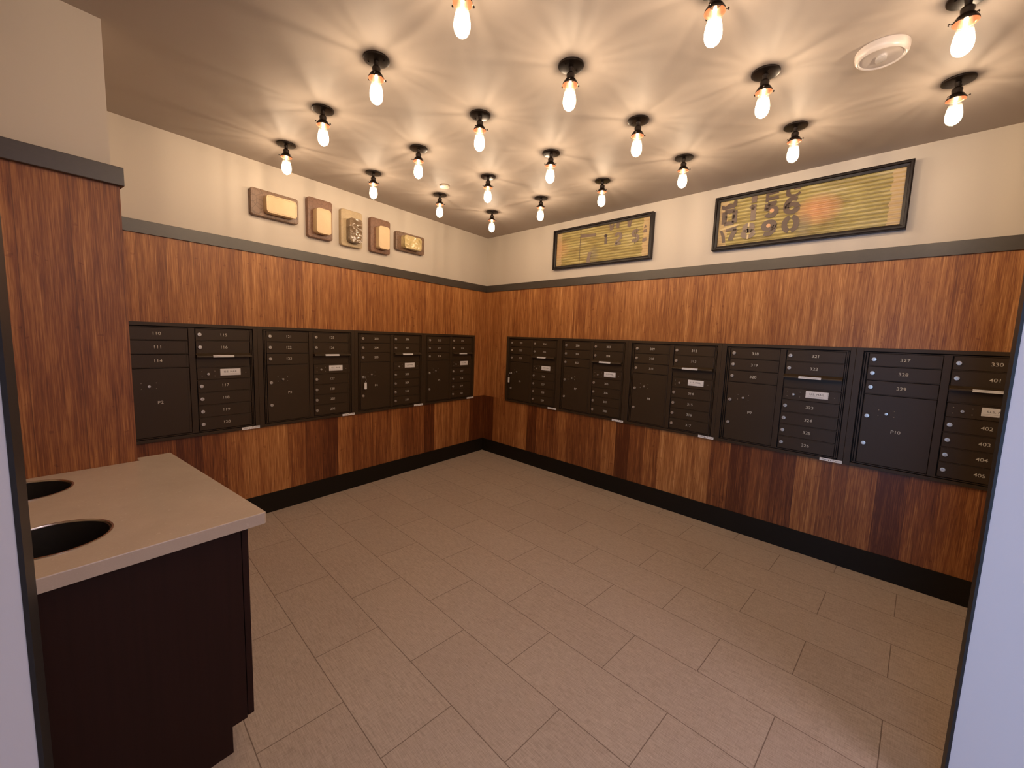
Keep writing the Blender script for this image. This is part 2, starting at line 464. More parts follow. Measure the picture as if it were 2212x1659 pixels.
def hood_mesh():
    if 'hood' in _mc: return _mc['hood']
    bm = bmesh.new()
    prof = [(-0.0105, 0.5920), (-0.016, 0.5880), (-0.026, 0.5835), (-0.036, 0.5795), (-0.041, 0.5765), (-0.0435, 0.5720), (-0.0435, 0.5660),
            (-0.0410, 0.5660), (-0.0405, 0.5705), (-0.036, 0.5745), (-0.026, 0.5790), (-0.016, 0.5835), (-0.0105, 0.5860)]
    x0, x1 = 0.4460, 0.7880
    for a, b, shr in ((x0, x1, 0.0),):
        A = [bm.verts.new((a, y, z)) for y, z in prof]; B = [bm.verts.new((b, y, z)) for y, z in prof]
        n = len(prof)
        for i in range(n): bm.faces.new((A[i], A[(i + 1) % n], B[(i + 1) % n], B[i]))
        bm.faces.new(A); bm.faces.new(B[::-1])
    box(bm, x0, x0 + 0.003, -0.036, -0.003, 0.560, 0.583); box(bm, x1 - 0.003, x1, -0.036, -0.003, 0.560, 0.583)
    box(bm, x0 + 0.003, x1 - 0.003, -0.0075, -0.003, 0.4965, 0.586)   # slot back plate
    bmesh.ops.recalc_face_normals(bm, faces=bm.faces)
    me = mesh_of(bm, 'outgoing_slot'); me.materials.append(M['mb']); _mc['hood'] = me; return me

NUMH = 0.0205
def unit(wall, a0, a1, nums, parcel, label, keyhole_shift=0.0):
    W = a1 - a0
    mw = wall @ T(a0 + 0.0006, 0.0, 0.7245) @ Matrix.Diagonal(((W - 0.0012) / 0.84, 1.0, 0.999, 1.0))
    u = thing('mailbox_unit', label, 'mailbox', mw, 'recessed mailbox units')
    put('frame', frame_mesh(), None, u)
    put('back_panel', back_mesh(), None, u)
    def small(x0, x1, z0, z1, num, col):
        d = put('mailbox_door', door_mesh(x0, x1, z0, z1, 'd%s%.4f' % (col, z1 - z0)), None, u, T(x0, 0, z0))
        zc = (z1 - z0) / 2 + 0.001
        put('lock', lock_mesh(), None, d, T(0.0245 if col == 1 else 0.0215, -0.0105, zc))
        put('keyhole', slot_mesh(), None, d, T(0.0245 if col == 1 else 0.0215, -0.0187, zc))
        put('number', text_mesh(num, NUMH, 1.10, 0.004), M['number'], d, T(0.1735 if col == 1 else 0.1700, -0.0107, zc + 0.001))
    for (z0, z1), n in zip(ROWS1, nums[:3]): small(0.0685, 0.4055, z0, z1, n, 1)
    for (z0, z1), n in zip(ROWS2T + ROWS2B, nums[3:]): small(0.4505, 0.7865, z0, z1, n, 2)
    # parcel locker
    x0, x1, z0, z1 = 0.0685, 0.4055, 0.035, 0.4935
    d = put('parcel_door', door_mesh(x0, x1, z0, z1, 'parcel'), None, u, T(x0, 0, z0))
    for zz in (0.3535 - z0, 0.170 - z0):
        put('lock', lock_mesh(), None, d, T(0.0250, -0.0105, zz)); put('keyhole', slot_mesh(), None, d, T(0.0250, -0.0187, zz))
    put('arrow_lock', lock_mesh(0.0085, 'alock'), None, d, T(0.187 - x0, -0.0100, 0.3765 - z0))
    put('keyhole', slot_mesh(), None, d, T(0.187 - x0, -0.0182, 0.3765 - z0))
    for dx in (-0.0385, 0.0375):
        for dz in (-0.0185, 0.0185): put('rivet', rivet_mesh(), None, d, T(0.187 - x0 + dx, -0.0105, 0.3800 - z0 + dz))
    put('number', text_mesh(parcel, NUMH, 1.10, 0.0), M['number'], d, T(0.242 - x0, -0.0107, 0.266 - z0))
    # outgoing mail slot
    h = put('outgoing_slot', hood_mesh(), None, u)
    bm = bmesh.new()
    box(bm, 0.540, 0.671, -0.0455, -0.0436, 0.5655, 0.5735); box(bm, 0.540, 0.671, -0.0436, -0.0365, 0.5745, 0.5805)
    put('slot_label', bm, M['white'], h)
    # carrier panel with the sign
    x0, x1, z0, z1 = 0.4505, 0.7865, 0.405, 0.4875
    d = put('carrier_panel', door_mesh(x0, x1, z0, z1, 'carrier'), None, u, T(x0, 0, z0))
    put('arrow_lock', lock_mesh(0.0085, 'alock'), None, d, T(0.515 - x0, -0.0100, 0.4440 - z0))
    put('keyhole', slot_mesh(), None, d, T(0.515 - x0, -0.0182, 0.4440 - z0))
    for dx, dz in ((-0.0375, 0.0185), (-0.0375, -0.0165), (0.0405, 0.0185), (0.0405, -0.0165), (0.240, 0.0)):
        put('rivet', rivet_mesh(), None, d, T(0.515 - x0 + dx, -0.0105, 0.4450 - z0 + dz))
    bm = bmesh.new(); box(bm, -0.0655, 0.0655, -0.0028, 0.0, -0.0245, 0.0245, bev=0.0008)
    s = put('mail_sign', bm, M['white'], d, T(0.6545 - x0, -0.0104, 0.4535 - z0))
    put('lettering', text_mesh('U.S. MAIL', 0.0130, 1.15, 0.0), M['ink'], s, T(0, -0.0029, 0.004))
    bm = bmesh.new()
    box(bm, -0.060, 0.060, -0.0033, -0.0028, -0.0125, -0.0118); box(bm, -0.060, 0.060, -0.0033, -0.0028, -0.0215, -0.0210)
    box(bm, 0.0603, 0.0610, -0.0033, -0.0028, -0.0215, 0.0205)
    put('sign_border', bm, M['ink'], s)
    # paper sticker on the sill
    bm = bmesh.new(); box(bm, 0.713, 0.8385, -0.0175, -0.0155, 0.000, 0.0195)
    st = put('sticker', bm, M['white'], u)
    bm = bmesh.new()
    box(bm, 0.762, 0.767, -0.0179, -0.0174, 0.004, 0.012); box(bm, 0.774, 0.779, -0.0179, -0.0174, 0.005, 0.009)
    box(bm, 0.783, 0.794, -0.0179, -0.0174, 0.013, 0.0165); box(bm, 0.728, 0.752, -0.0179, -0.0174, 0.0085, 0.0105); box(bm, 0.800, 0.832, -0.0179, -0.0174, 0.0085, 0.0105)
    put('print', bm, M['ink'], st)
    return u

def S(t): return t.split()
LU = [(-3.590, -2.741, S('110 111 114 115 116 117 118 119 120'), 'P2', 'brown mailbox unit numbered 110 to 120, partly hidden by the wood-clad pier'),
      (-2.741, -1.907, S('121 122 123 125 126 127 128 201 202'), 'P3', 'brown mailbox unit numbered 121 to 202, second from the pier on the plaque wall'),
      (-1.907, -1.058, S('203 204 205 206 207 208 209 210 211'), 'P4', 'brown mailbox unit numbered 203 to 211, with a key tag hanging from its parcel door'),
      (-1.058, -0.217, S('212 213 214 215 216 217 218 219 220'), 'P5', 'brown mailbox unit numbered 212 to 220, nearest the corner on the plaque wall')]
RU = [(0.425, 1.250, S('221 222 223 224 225 226 227 228 229'), 'P6', 'brown mailbox unit numbered 221 to 229, nearest the corner on the picture wall'),
      (1.250, 2.083, S('230 301 302 303 304 305 306 307 308'), 'P7', 'brown mailbox unit numbered 230 to 308, second from the corner on the picture wall'),
      (2.083, 2.921, S('309 310 311 312 313 314 315 316 317'), 'P8', 'brown mailbox unit numbered 309 to 317, middle one on the picture wall'),
      (2.921, 3.763, S('318 319 320 321 322 323 324 325 326'), 'P9', 'brown mailbox unit numbered 318 to 326, with parcel door P9'),
      (3.763, 4.602, S('327 328 329 330 401 402 403 404 405'), 'P10', 'brown mailbox unit numbered 327 to 405, cut off by the right-hand jamb')]
for a in LU: unit(LW, *a)
for a in RU: unit(RW, *a)

# keys with tags hanging from two parcel doors
def key(wall, a, z, side, label):
    k = thing('mailbox_key', label, 'key', wall @ T(a, -0.0195, z), 'tagged keys in parcel doors')
    bm = bmesh.new(); R = Matrix.Rotation(math.pi / 2, 4, 'X')
    box(bm, -0.001, 0.001, -0.012, 0.0, -0.003, 0.003)
    lathe(bm, [(0.0, 0.0), (0.010, 0.0), (0.010, 0.002), (0.0, 0.002)], 16, T(0, -0.020, 0) @ Matrix.Rotation(math.pi / 2, 4, 'Y') @ T(0, 0, -0.001))
    put('key_bow', bm, M['chrome'], k)
    bm = bmesh.new()
    pts = [(0.0, -0.026, -0.004)] + [(side * 0.010 * math.sin(t), -0.027, -0.004 - 0.040 * t / 3.0) for t in (0.6, 1.2, 1.8, 2.4, 3.0)]
    tube(bm, pts, 0.0009, 6)
    put('ring', bm, M['chrome'], k)
    bm = bmesh.new(); prism_y(bm, rrect(-0.0125, 0.0125, -0.115, -0.050, 0.005), -0.0285, -0.0265)
    put('tag', bm, M['tagp'], k, T(side * 0.004, 0, 0))
key(LW, -1.907 + 0.0935 * 1.01, 0.7245 + 0.3535, 1, 'small key with white paper tag hanging from parcel door P4')
key(RW, 0.425 + 0.0935 * 0.98, 0.7245 + 0.3535, -1, 'small key with white paper tag hanging from parcel door P6 by the corner')

# ---------------------------------------------------------------- ceiling lights
def bulb_mat():
    t = NT('lit_bulb_glass'); o, v = t.xyz()
    for n in list(t.t.nodes):
        if n != t.out: t.t.nodes.remove(n)
    tc = t.n('ShaderNodeTexCoord'); sp = t.n('ShaderNodeSeparateXYZ'); t.lk(tc.outputs['Object'], sp.inputs[0])
    mr = t.n('ShaderNodeMapRange'); mr.interpolation_type = 'SMOOTHSTEP'
    t.lk(sp.outputs[2], mr.inputs['Value'])
    mr.inputs['From Min'].default_value = -0.104; mr.inputs['From Max'].default_value = -0.142
    mr.inputs['To Min'].default_value = 0.08; mr.inputs['To Max'].default_value = 3.4
    em = t.n('ShaderNodeEmission'); em.inputs['Color'].default_value = (1.0, 0.80, 0.52, 1); t.lk(mr.outputs[0], em.inputs['Strength'])
    tr = t.n('ShaderNodeBsdfTransparent')
    ad = t.n('ShaderNodeAddShader'); t.lk(em.outputs[0], ad.inputs[0]); t.lk(tr.outputs[0], ad.inputs[1])
    gl = t.n('ShaderNodeBsdfGlossy'); gl.inputs['Roughness'].default_value = 0.05
    mx = t.n('ShaderNodeMixShader'); mx.inputs[0].default_value = 0.06
    t.lk(ad.outputs[0], mx.inputs[1]); t.lk(gl.outputs[0], mx.inputs[2]); t.lk(mx.outputs[0], t.out.inputs['Surface'])
    return t.m
M['bulb'] = bulb_mat()
t = NT('glowing_filament'); t.b.inputs['Emission Color'].default_value = (1.0, 0.72, 0.36, 1); t.b.inputs['Emission Strength'].default_value = 14.0
M['filament'] = t.set((0.9, 0.6, 0.3), 0.5)

def lamp_parts():
    P = {}
    bm = bmesh.new()
    lathe(bm, [(0.0, 0.0), (0.0585, 0.0), (0.0595, -0.003), (0.0585, -0.0075), (0.050, -0.0100), (0.020, -0.0115), (0.0, -0.012)], 48)
    P['canopy'] = mesh_of(bm, 'canopy', True); P['canopy'].materials.append(M['lampdark'])
    bm = bmesh.new()
    for s in (-1, 1):
        lathe(bm, [(0.0, -0.010), (0.0035, -0.010), (0.0035, -0.0125), (0.0, -0.014)], 10, T(s * 0.036, 0.012 * s, 0))
    P['canopy_screw'] = mesh_of(bm, 'canopy_screw', True); P['canopy_screw'].materials.append(M['lampdark'])
    bm = bmesh.new()
    lathe(bm, [(0.0, -0.008), (0.0125, -0.008), (0.0115, -0.014), (0.0100, -0.022), (0.0100, -0.031), (0.0125, -0.034), (0.0, -0.0345)], 24)
    P['stem'] = mesh_of(bm, 'stem', True); P['stem'].materials.append(M['lampdark'])
    bm = bmesh.new()
    lathe(bm, [(0.0, -0.0335), (0.0130, -0.0335), (0.0185, -0.0385), (0.0195, -0.044), (0.0185, -0.050), (0.0180, -0.058), (0.0195, -0.063), (0.0, -0.0635)], 28)
    P['socket'] = mesh_of(bm, 'socket', True); P['socket'].materials.append(M['lampdark'])
    bm = bmesh.new()   # fitter ring: dark dome outside, bright copper inside
    lathe(bm, [(0.0180, -0.0600), (0.0220, -0.0620), (0.0265, -0.0660), (0.0295, -0.0715), (0.0325, -0.0760), (0.0350, -0.0800), (0.0360, -0.0860), (0.0356, -0.0870)], 36)
    o1 = mesh_of(bm, 'fitter_ring', True); o1.materials.append(M['lampdark'])
    P['fitter_ring'] = o1
    bm = bmesh.new()
    lathe(bm, [(0.0175, -0.0622), (0.0210, -0.0636), (0.0252, -0.0675), (0.0283, -0.0730), (0.0314, -0.0775), (0.0338, -0.0812), (0.0348, -0.0865), (0.0356, -0.0872)], 36)
    o2 = mesh_of(bm, 'inner_reflector', True); o2.materials.append(M['copper'])
    P['inner_reflector'] = o2
    bm = bmesh.new()
    R = Matrix.Rotation(math.pi / 2, 4, 'Y')
    lathe(bm, [(0.0015, 0.0), (0.0015, 0.006), (0.0035, 0.0065), (0.0042, 0.009), (0.0035, 0.0115), (0.0, 0.012)], 12, R)
    P['thumb_screw'] = mesh_of(bm, 'thumb_screw', True); P['thumb_screw'].materials.append(M['lampdark'])
    bm = bmesh.new()
    prof = [(0.0150, -0.064), (0.0165, -0.074), (0.0180, -0.086), (0.0205, -0.100), (0.0245, -0.118), (0.0280, -0.136), (0.0300, -0.152), (0.0298, -0.165),
            (0.0270, -0.177), (0.0215, -0.187), (0.0135, -0.1935), (0.0060, -0.1965), (0.0022, -0.1995), (0.0, -0.2005)]
    lathe(bm, prof, 32)
    P['bulb'] = mesh_of(bm, 'bulb', True, 60); P['bulb'].materials.append(M['bulb'])
    bm = bmesh.new()
    lathe(bm, [(0.0, -0.066), (0.0055, -0.068), (0.0065, -0.082), (0.0045, -0.094), (0.0028, -0.104), (0.0, -0.106)], 12)
    n = 10
    for i in range(n):
        a0 = 2 * math.pi * i / n; a1 = 2 * math.pi * (i + 0.5) / n
        tube(bm, [(0.006 * math.cos(a0), 0.006 * math.sin(a0), -0.105), (0.018 * math.cos(a1), 0.018 * math.sin(a1), -0.170)], 0.0006, 5)
    P['filament'] = mesh_of(bm, 'filament'); P['filament'].materials.append(M['filament'])
    return P
LP = lamp_parts()
ORD = ['first', 'second', 'third', 'fourth', 'fifth', 'sixth']
LX = [-0.717, -1.350, -1.982, -2.611]
LY = [-0.868, -1.518, -2.157, -2.798, -3.434, -4.066]
pl = bpy.data.lights.new('bulb_light', 'POINT')
pl.energy = BULB_W; pl.color = (1.0, 0.748, 0.512); pl.shadow_soft_size = 0.020
# photometry of the wound filament: little light straight up or down, slight banding round the bulb
pl.use_nodes = True
lt_ = pl.node_tree; em_ = next(n for n in lt_.nodes if n.type == 'EMISSION')
tc_ = lt_.nodes.new('ShaderNodeTexCoord'); sp_ = lt_.nodes.new('ShaderNodeSeparateXYZ'); lt_.links.new(tc_.outputs['Normal'], sp_.inputs[0])
def lm(op, a, b=0.0, c=0.0):
    n = lt_.nodes.new('ShaderNodeMath'); n.operation = op
    for i, v in enumerate((a, b, c)):
        if isinstance(v, bpy.types.NodeSocket): lt_.links.new(v, n.inputs[i])
        else: n.inputs[i].default_value = v
    return n.outputs[0]
z2 = lm('MULTIPLY', sp_.outputs[2], sp_.outputs[2])
sn = lm('SQRT', lm('MAXIMUM', lm('SUBTRACT', 1.0, z2), 0.0001))
cx_ = lt_.nodes.new('ShaderNodeCombineXYZ'); lt_.links.new(lm('DIVIDE', sp_.outputs[0], sn), cx_.inputs[0]); lt_.links.new(lm('DIVIDE', sp_.outputs[1], sn), cx_.inputs[1])
nz_ = lt_.nodes.new('ShaderNodeTexNoise'); nz_.inputs['Scale'].default_value = 4.3; nz_.inputs['Detail'].default_value = 2.0; lt_.links.new(cx_.outputs[0], nz_.inputs['Vector'])
band = lm('MAXIMUM', lm('MULTIPLY_ADD', lm('SUBTRACT', nz_.outputs['Fac'], 0.5), 2.3, 1.0), 0.3)
lt_.links.new(lm('MULTIPLY', lm('POWER', sn, 1.3), band), em_.inputs['Strength'])
random.seed(4)
for ci, x in enumerate(LX):
    for ri, y in enumerate(LY):
        where = {(0, 0): 'nearest the far corner of the room'}.get((ci, ri))
        if where is None:
            where = '%s row from plaque wall, %s from picture wall' % (ORD[ri], ORD[ci])
        L = thing('ceiling_light', 'bare bulb ceiling light, ' + where, 'ceiling light', T(x, y, CEIL) @ Matrix.Rotation(random.uniform(0, 6.28), 4, 'Z'), 'bare bulb ceiling lights set in a grid')
        c = put('canopy', LP['canopy'], None, L); put('canopy_screw', LP['canopy_screw'], None, c)
        put('stem', LP['stem'], None, L); put('socket', LP['socket'], None, L)
        f = put('fitter_ring', LP['fitter_ring'], None, L); put('inner_reflector', LP['inner_reflector'], None, f)
        for k in range(3):
            a = 2 * math.pi * k / 3
            put('thumb_screw', LP['thumb_screw'], None, f, Matrix.Rotation(a, 4, 'Z') @ T(0.0345, 0, -0.0800))
        b = put('bulb', LP['bulb'], None, L); put('filament', LP['filament'], None, b)
        lo = bpy.data.objects.new('bulb_light', pl); COL.objects.link(lo); lo.parent = b; lo.location = (0, 0, -0.160)

# ---------------------------------------------------------------- alarm strobe and sprinkler cover on the ceiling
s = thing('alarm_strobe', 'round white alarm strobe with a clear lens on the ceiling', 'alarm strobe', T(-1.205, -3.828, CEIL) @ Matrix.Rotation(math.radians(20), 4, 'Z'))
bm = bmesh.new()
lathe(bm, [(0.0, 0.0), (0.086, 0.0), (0.089, -0.004), (0.089, -0.018), (0.0865, -0.030), (0.080, -0.038), (0.076, -0.0395), (0.0735, -0.0380), (0.071, -0.0345), (0.0, -0.0335)], 64)
put('housing', bm, M['strobe'], s, smooth=True)
bm = bmesh.new()
lathe(bm, [(0.023, -0.033), (0.022, -0.042), (0.015, -0.046), (0.0, -0.047)], 24, Matrix.Diagonal((1.35, 0.8, 1, 1)))
lt = NT('clear_strobe_lens'); _, v = lt.xyz(); lt.set((0.95, 0.9, 0.88), 0.08); lt.b.inputs['Transmission Weight'].default_value = 0.6; lt.bump(lt.noise(v, 40.0, 1), 0.4, 0.01)
le = put('lens', bm, lt.m, s, smooth=True)
bm = bmesh.new(); box(bm, -0.018, 0.018, -0.003, 0.003, -0.043, -0.034, bev=0.001); box(bm, -0.025, -0.020, -0.009, 0.009, -0.041, -0.034, bev=0.001); box(bm, 0.020, 0.025, -0.009, 0.009, -0.041, -0.034, bev=0.001)
put('flash_tube', bm, M['chrome'], le)
bm = bmesh.new()
lathe(bm, [(0.0, 0.0), (0.034, 0.0), (0.034, -0.006), (0.040, -0.008), (0.041, -0.011), (0.0, -0.012)], 32)
sp = put('sprinkler_cover', bm, simple('cream_cover_plate', (0.78, 0.66, 0.52), 0.4), None, T(-1.450, -1.075, CEIL), smooth=True)
tag(sp, 'small round cream sprinkler cover plate flush on the ceiling', 'sprinkler cover')

# ---------------------------------------------------------------- pictures on the right wall
def canvas_mat(name, red, seed):
    t = NT(name); o, v = t.xyz()
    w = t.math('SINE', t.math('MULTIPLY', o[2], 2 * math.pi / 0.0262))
    n = t.noise(t.comb(t.math('MULTIPLY', o[0], 4.0), float(seed), t.math('MULTIPLY', o[2], 16.0)), 1.0, 5, 0.65)
    n2 = t.noise(t.comb(t.math('MULTIPLY', o[0], 14.0), float(seed), t.math('MULTIPLY', o[2], 40.0)), 1.0, 4, 0.6)
    c = t.ramp(n, [(0.30, (0.17, 0.11, 0.035)), (0.43, (0.31, 0.235, 0.065)), (0.55, (0.44, 0.36, 0.12)), (0.72, (0.60, 0.51, 0.28))])
    c = t.mix(t.math('MULTIPLY', n2, 0.30), c, (0.52, 0.40, 0.19))
    edge = t.math('GREATER_THAN', t.math('ABSOLUTE', t.math('SUBTRACT', o[0], t.math('MULTIPLY', t.math('SUBTRACT', n2, 0.5), 0.05))), red[2])
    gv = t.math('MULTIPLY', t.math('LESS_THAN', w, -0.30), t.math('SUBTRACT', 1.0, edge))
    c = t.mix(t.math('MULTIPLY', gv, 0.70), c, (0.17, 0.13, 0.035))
    c = t.mix(t.math('MULTIPLY', edge, 0.75), c, (0.52, 0.36, 0.19))
    # a soft rust patch and a grey smudge painted on the sheet
    dx = t.math('SUBTRACT', o[0], red[0]); dz = t.math('MULTIPLY', o[2], 1.3)
    d = t.math('ADD', t.math('MULTIPLY', dx, dx), t.math('MULTIPLY', dz, dz))
    m = t.n('ShaderNodeMapRange'); t.lk(d, m.inputs['Value']); m.inputs['From Min'].default_value = 0.0; m.inputs['From Max'].default_value = 0.022; m.inputs['To Min'].default_value = red[3]; m.inputs['To Max'].default_value = 0.0
    c = t.mix(m.outputs[0], c, (0.62, 0.27, 0.13))
    dx = t.math('SUBTRACT', o[0], red[1]); dz = t.math('MULTIPLY', t.math('ADD', o[2], 0.10), 0.6)
    d = t.math('ADD', t.math('MULTIPLY', dx, dx), t.math('MULTIPLY', dz, dz))
    m = t.n('ShaderNodeMapRange'); t.lk(d, m.inputs['Value']); m.inputs['From Min'].default_value = 0.0; m.inputs['From Max'].default_value = 0.004; m.inputs['To Min'].default_value = 0.55; m.inputs['To Max'].default_value = 0.0
    c = t.mix(m.outputs[0], c, (0.20, 0.17, 0.13))
    t.set(c, 0.35, 0, 0.5)
    return t.m

def stencil_mat(name, col):
    t = NT(name); _, v = t.xyz(); n = t.noise(v, 30.0, 4, 0.6)
    return t.set(t.mix(n, tuple(c * 0.75 for c in col), tuple(c * 1.25 for c in col)), 0.4, 0, 0.5)
M['sten'] = stencil_mat('brown_stencil_paint', (0.095, 0.058, 0.042))
M['sten2'] = stencil_mat('faded_stencil_paint', (0.165, 0.110, 0.078))
M['patch'] = stencil_mat('pale_collage_paper', (0.55, 0.42, 0.20))
M['peach'] = stencil_mat('peach_dot_paint', (0.62, 0.33, 0.16))

def picture(a0, a1, z0, z1, label, cmat):
    w, h = a1 - a0, z1 - z0
    p = thing('framed_picture', label, 'picture', RW @ T((a0 + a1) / 2, 0.007, (z0 + z1) / 2), 'framed pictures on the right wall')
    bm = bmesh.new(); fwid = 0.033; d0 = -0.042
    X, Z = w / 2, h / 2
    # mitred frame with a stepped face
    prof = [(0.0, 0.0), (0.0, d0), (0.006, d0 - 0.003), (0.016, d0 - 0.003), (0.018, d0 + 0.010), (fwid, d0 + 0.014), (fwid, 0.0)]
    rings = []
    for ins, y in prof:
        rings.append([bm.verts.new((sx * (X - ins), y, sz * (Z - ins))) for sx, sz in ((-1, -1), (1, -1), (1, 1), (-1, 1))])
    for r0, r1 in zip(rings, rings[1:]):
        for i in range(4): bm.faces.new((r0[i], r0[(i + 1) % 4], r1[(i + 1) % 4], r1[i]))
    bmesh.ops.recalc_face_normals(bm, faces=bm.faces)
    put('frame', bm, M['frame'], p)
    # corrugated sheet
    bm = bmesh.new(); nz = 160; per = 0.0262
    xs = [-(X - fwid), -(X - fwid) + 0.09, (X - fwid) - 0.09, X - fwid]
    grid = []
    for k in range(nz + 1):
        z = -(Z - fwid) + (h - 2 * fwid) * k / nz
        grid.append([bm.verts.new((x, -0.0140 - (0.0022 if 0 < i < 3 else 0.0004) * math.sin(2 * math.pi * z / per), z)) for i, x in enumerate(xs)])
    for r0, r1 in zip(grid, grid[1:]):
        for i in range(3): bm.faces.new((r0[i], r0[i + 1], r1[i + 1], r1[i]))
    c = put('corrugated_sheet', bm, cmat, p, smooth=True)
    return p, c

def arc(cx, cz, rx, rz, a0, a1, n=18):
    return [(cx + rx * math.cos(math.radians(a0 + (a1 - a0) * k / n)), cz + rz * math.sin(math.radians(a0 + (a1 - a0) * k / n))) for k in range(n + 1)]
GLYPH = {
    '0': [arc(0, 0, 1, 1, 101, 259), arc(0, 0, 1, 1, -79, 79)],
    '1': [[(0.1, -1), (0.1, 1)], [(-0.8, 0.45), (0.0, 0.85)]],
    '2': [arc(0, 0.42, 0.9, 0.58, 175, -38) + [(-0.1, -0.45), (-0.75, -0.98)], [(-0.95, -1), (1.0, -1)]],
    '5': [[(0.95, 1), (-0.75, 1)], [(-0.75, 1), (-0.85, 0.05)] + arc(0, -0.33, 0.95, 0.67, 140, -150)],
    '6': [arc(0, -0.4, 0.95, 0.6, 0, 360, 28), [(-0.95, -0.4), (-0.97, 0.0), (-0.8, 0.5), (-0.4, 0.88), (0.1, 1.0), (0.85, 0.85)]],
    '9': [arc(0, 0.4, 0.95, 0.6, 0, 360, 28), [(0.95, 0.4), (0.97, 0.0), (0.8, -0.5), (0.4, -0.88), (-0.1, -1.0), (-0.85, -0.85)]],
    '7': [[(-1.05, 1), (1.05, 1)], [(0.9, 0.9), (0.45, 0.1), (0.15, -0.5), (0.05, -1)]],
    '8': [arc(0, 0.5, 0.78, 0.5, 0, 360, 26), arc(0, -0.48, 0.98, 0.52, 0, 360, 28)],
    '3': [arc(0, 0.5, 0.8, 0.5, 150, -80), arc(0, -0.48, 0.98, 0.52, 80, -150)],
    'S': [arc(0, 0.5, 0.85, 0.5, 25, 262), arc(0, -0.5, 0.9, 0.5, 98, -155)],
    'X': [[(-0.95, 1), (-0.95, -1)], [(0.95, 1), (0.95, -1)], [(-0.9, 1), (0.9, 1)], [(-0.9, -1), (0.9, -1)], [(-0.95, 0), (-0.45, 0)], [(0.45, 0), (0.95, 0)]],
}
def sten(c, ch, a, z, h, wd, sw, mat, ac, zc, y=-0.0168):
    """one heavy stencil figure: thick flat strokes lying on the sheet"""
    bm = bmesh.new(); rx = (wd - sw) / 2; rz = (h - sw * 0.85) / 2
    for path in GLYPH[ch]:
        P = [Vector((x * rx, z_ * rz)) for x, z_ in path]
        row = []
        for i, p in enumerate(P):
            t_ = (P[min(i + 1, len(P) - 1)] - P[max(i - 1, 0)]).normalized(); nn = Vector((-t_.y, t_.x))
            k = sw / 2 * (abs(nn.x) + 0.85 * (1 - abs(nn.x)))
            row.append([bm.verts.new((q.x, y, q.y)) for q in (p + nn * k, p - nn * k)])
        for a_, b_ in zip(row, row[1:]): bm.faces.new((a_[0], a_[1], b_[1], b_[0]))
    g_ = bmesh.ops.extrude_face_region(bm, geom=list(bm.faces))
    for e in g_['geom']:
        if isinstance(e, bmesh.types.BMVert): e.co.y -= 0.0003
    bmesh.ops.recalc_face_normals(bm, faces=bm.faces)
    return put('stencilled_mark', bm, mat, c, T(a - ac, 0, z - zc))
def blot(c, pts, mat, ac, zc, y=-0.0170):
    bm = bmesh.new(); prism_y(bm, [(x - ac, z - zc) for x, z in pts], y - 0.0003, y)
    return put('stencilled_mark', bm, mat, c)

A0, A1, Z0, Z1 = 1.113, 2.252, 2.262, 2.672
ac, zc = (A0 + A1) / 2, (Z0 + Z1) / 2
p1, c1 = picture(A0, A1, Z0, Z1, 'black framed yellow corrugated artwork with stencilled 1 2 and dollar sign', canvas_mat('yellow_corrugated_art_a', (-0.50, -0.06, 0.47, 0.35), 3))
sten(c1, '1', 1.757, 2.503, 0.118, 0.060, 0.028, M['sten'], ac, zc)
sten(c1, '2', 1.895, 2.490, 0.118, 0.096, 0.029, M['sten2'], ac, zc)
sten(c1, 'S', 2.078, 2.490, 0.118, 0.092, 0.029, M['sten2'], ac, zc)
blot(c1, [(2.070, 2.418), (2.076, 2.418), (2.092, 2.565), (2.086, 2.565)], M['sten'], ac, zc, -0.0176)
blot(c1, [(2.157, 2.545), (2.185, 2.548), (2.172, 2.575)], M['sten2'], ac, zc)
blot(c1, [(2.150, 2.505), (2.190, 2.508), (2.188, 2.535), (2.156, 2.530)], M['sten2'], ac, zc)
blot(c1, [(2.150, 2.422), (2.190, 2.430), (2.188, 2.460), (2.150, 2.455)], M['sten2'], ac, zc)
blot(c1, [(1.790, 2.645), (1.800, 2.575), (1.835, 2.580), (1.846, 2.645), (1.826, 2.645), (1.820, 2.610), (1.808, 2.645)], M['sten2'], ac, zc)
blot(c1, [(1.868, 2.645), (1.870, 2.590), (1.900, 2.585), (1.900, 2.625), (1.918, 2.645)], M['sten2'], ac, zc)
blot(c1, [(1.985, 2.645), (1.990, 2.580), (2.020, 2.572), (2.035, 2.645), (2.018, 2.645), (2.012, 2.618), (2.002, 2.645)], M['sten2'], ac, zc)
blot(c1, [(1.448, 2.290), (1.454, 2.290), (1.458, 2.645), (1.452, 2.645)], M['sten'], ac, zc)
blot(c1, [(1.460, 2.560), (1.640, 2.545), (1.640, 2.578), (1.460, 2.590)], M['sten2'], ac, zc)
blot(c1, [(1.540, 2.290), (1.590, 2.290), (1.585, 2.330), (1.600, 2.400), (1.560, 2.400), (1.548, 2.350)], M['sten2'], ac, zc)

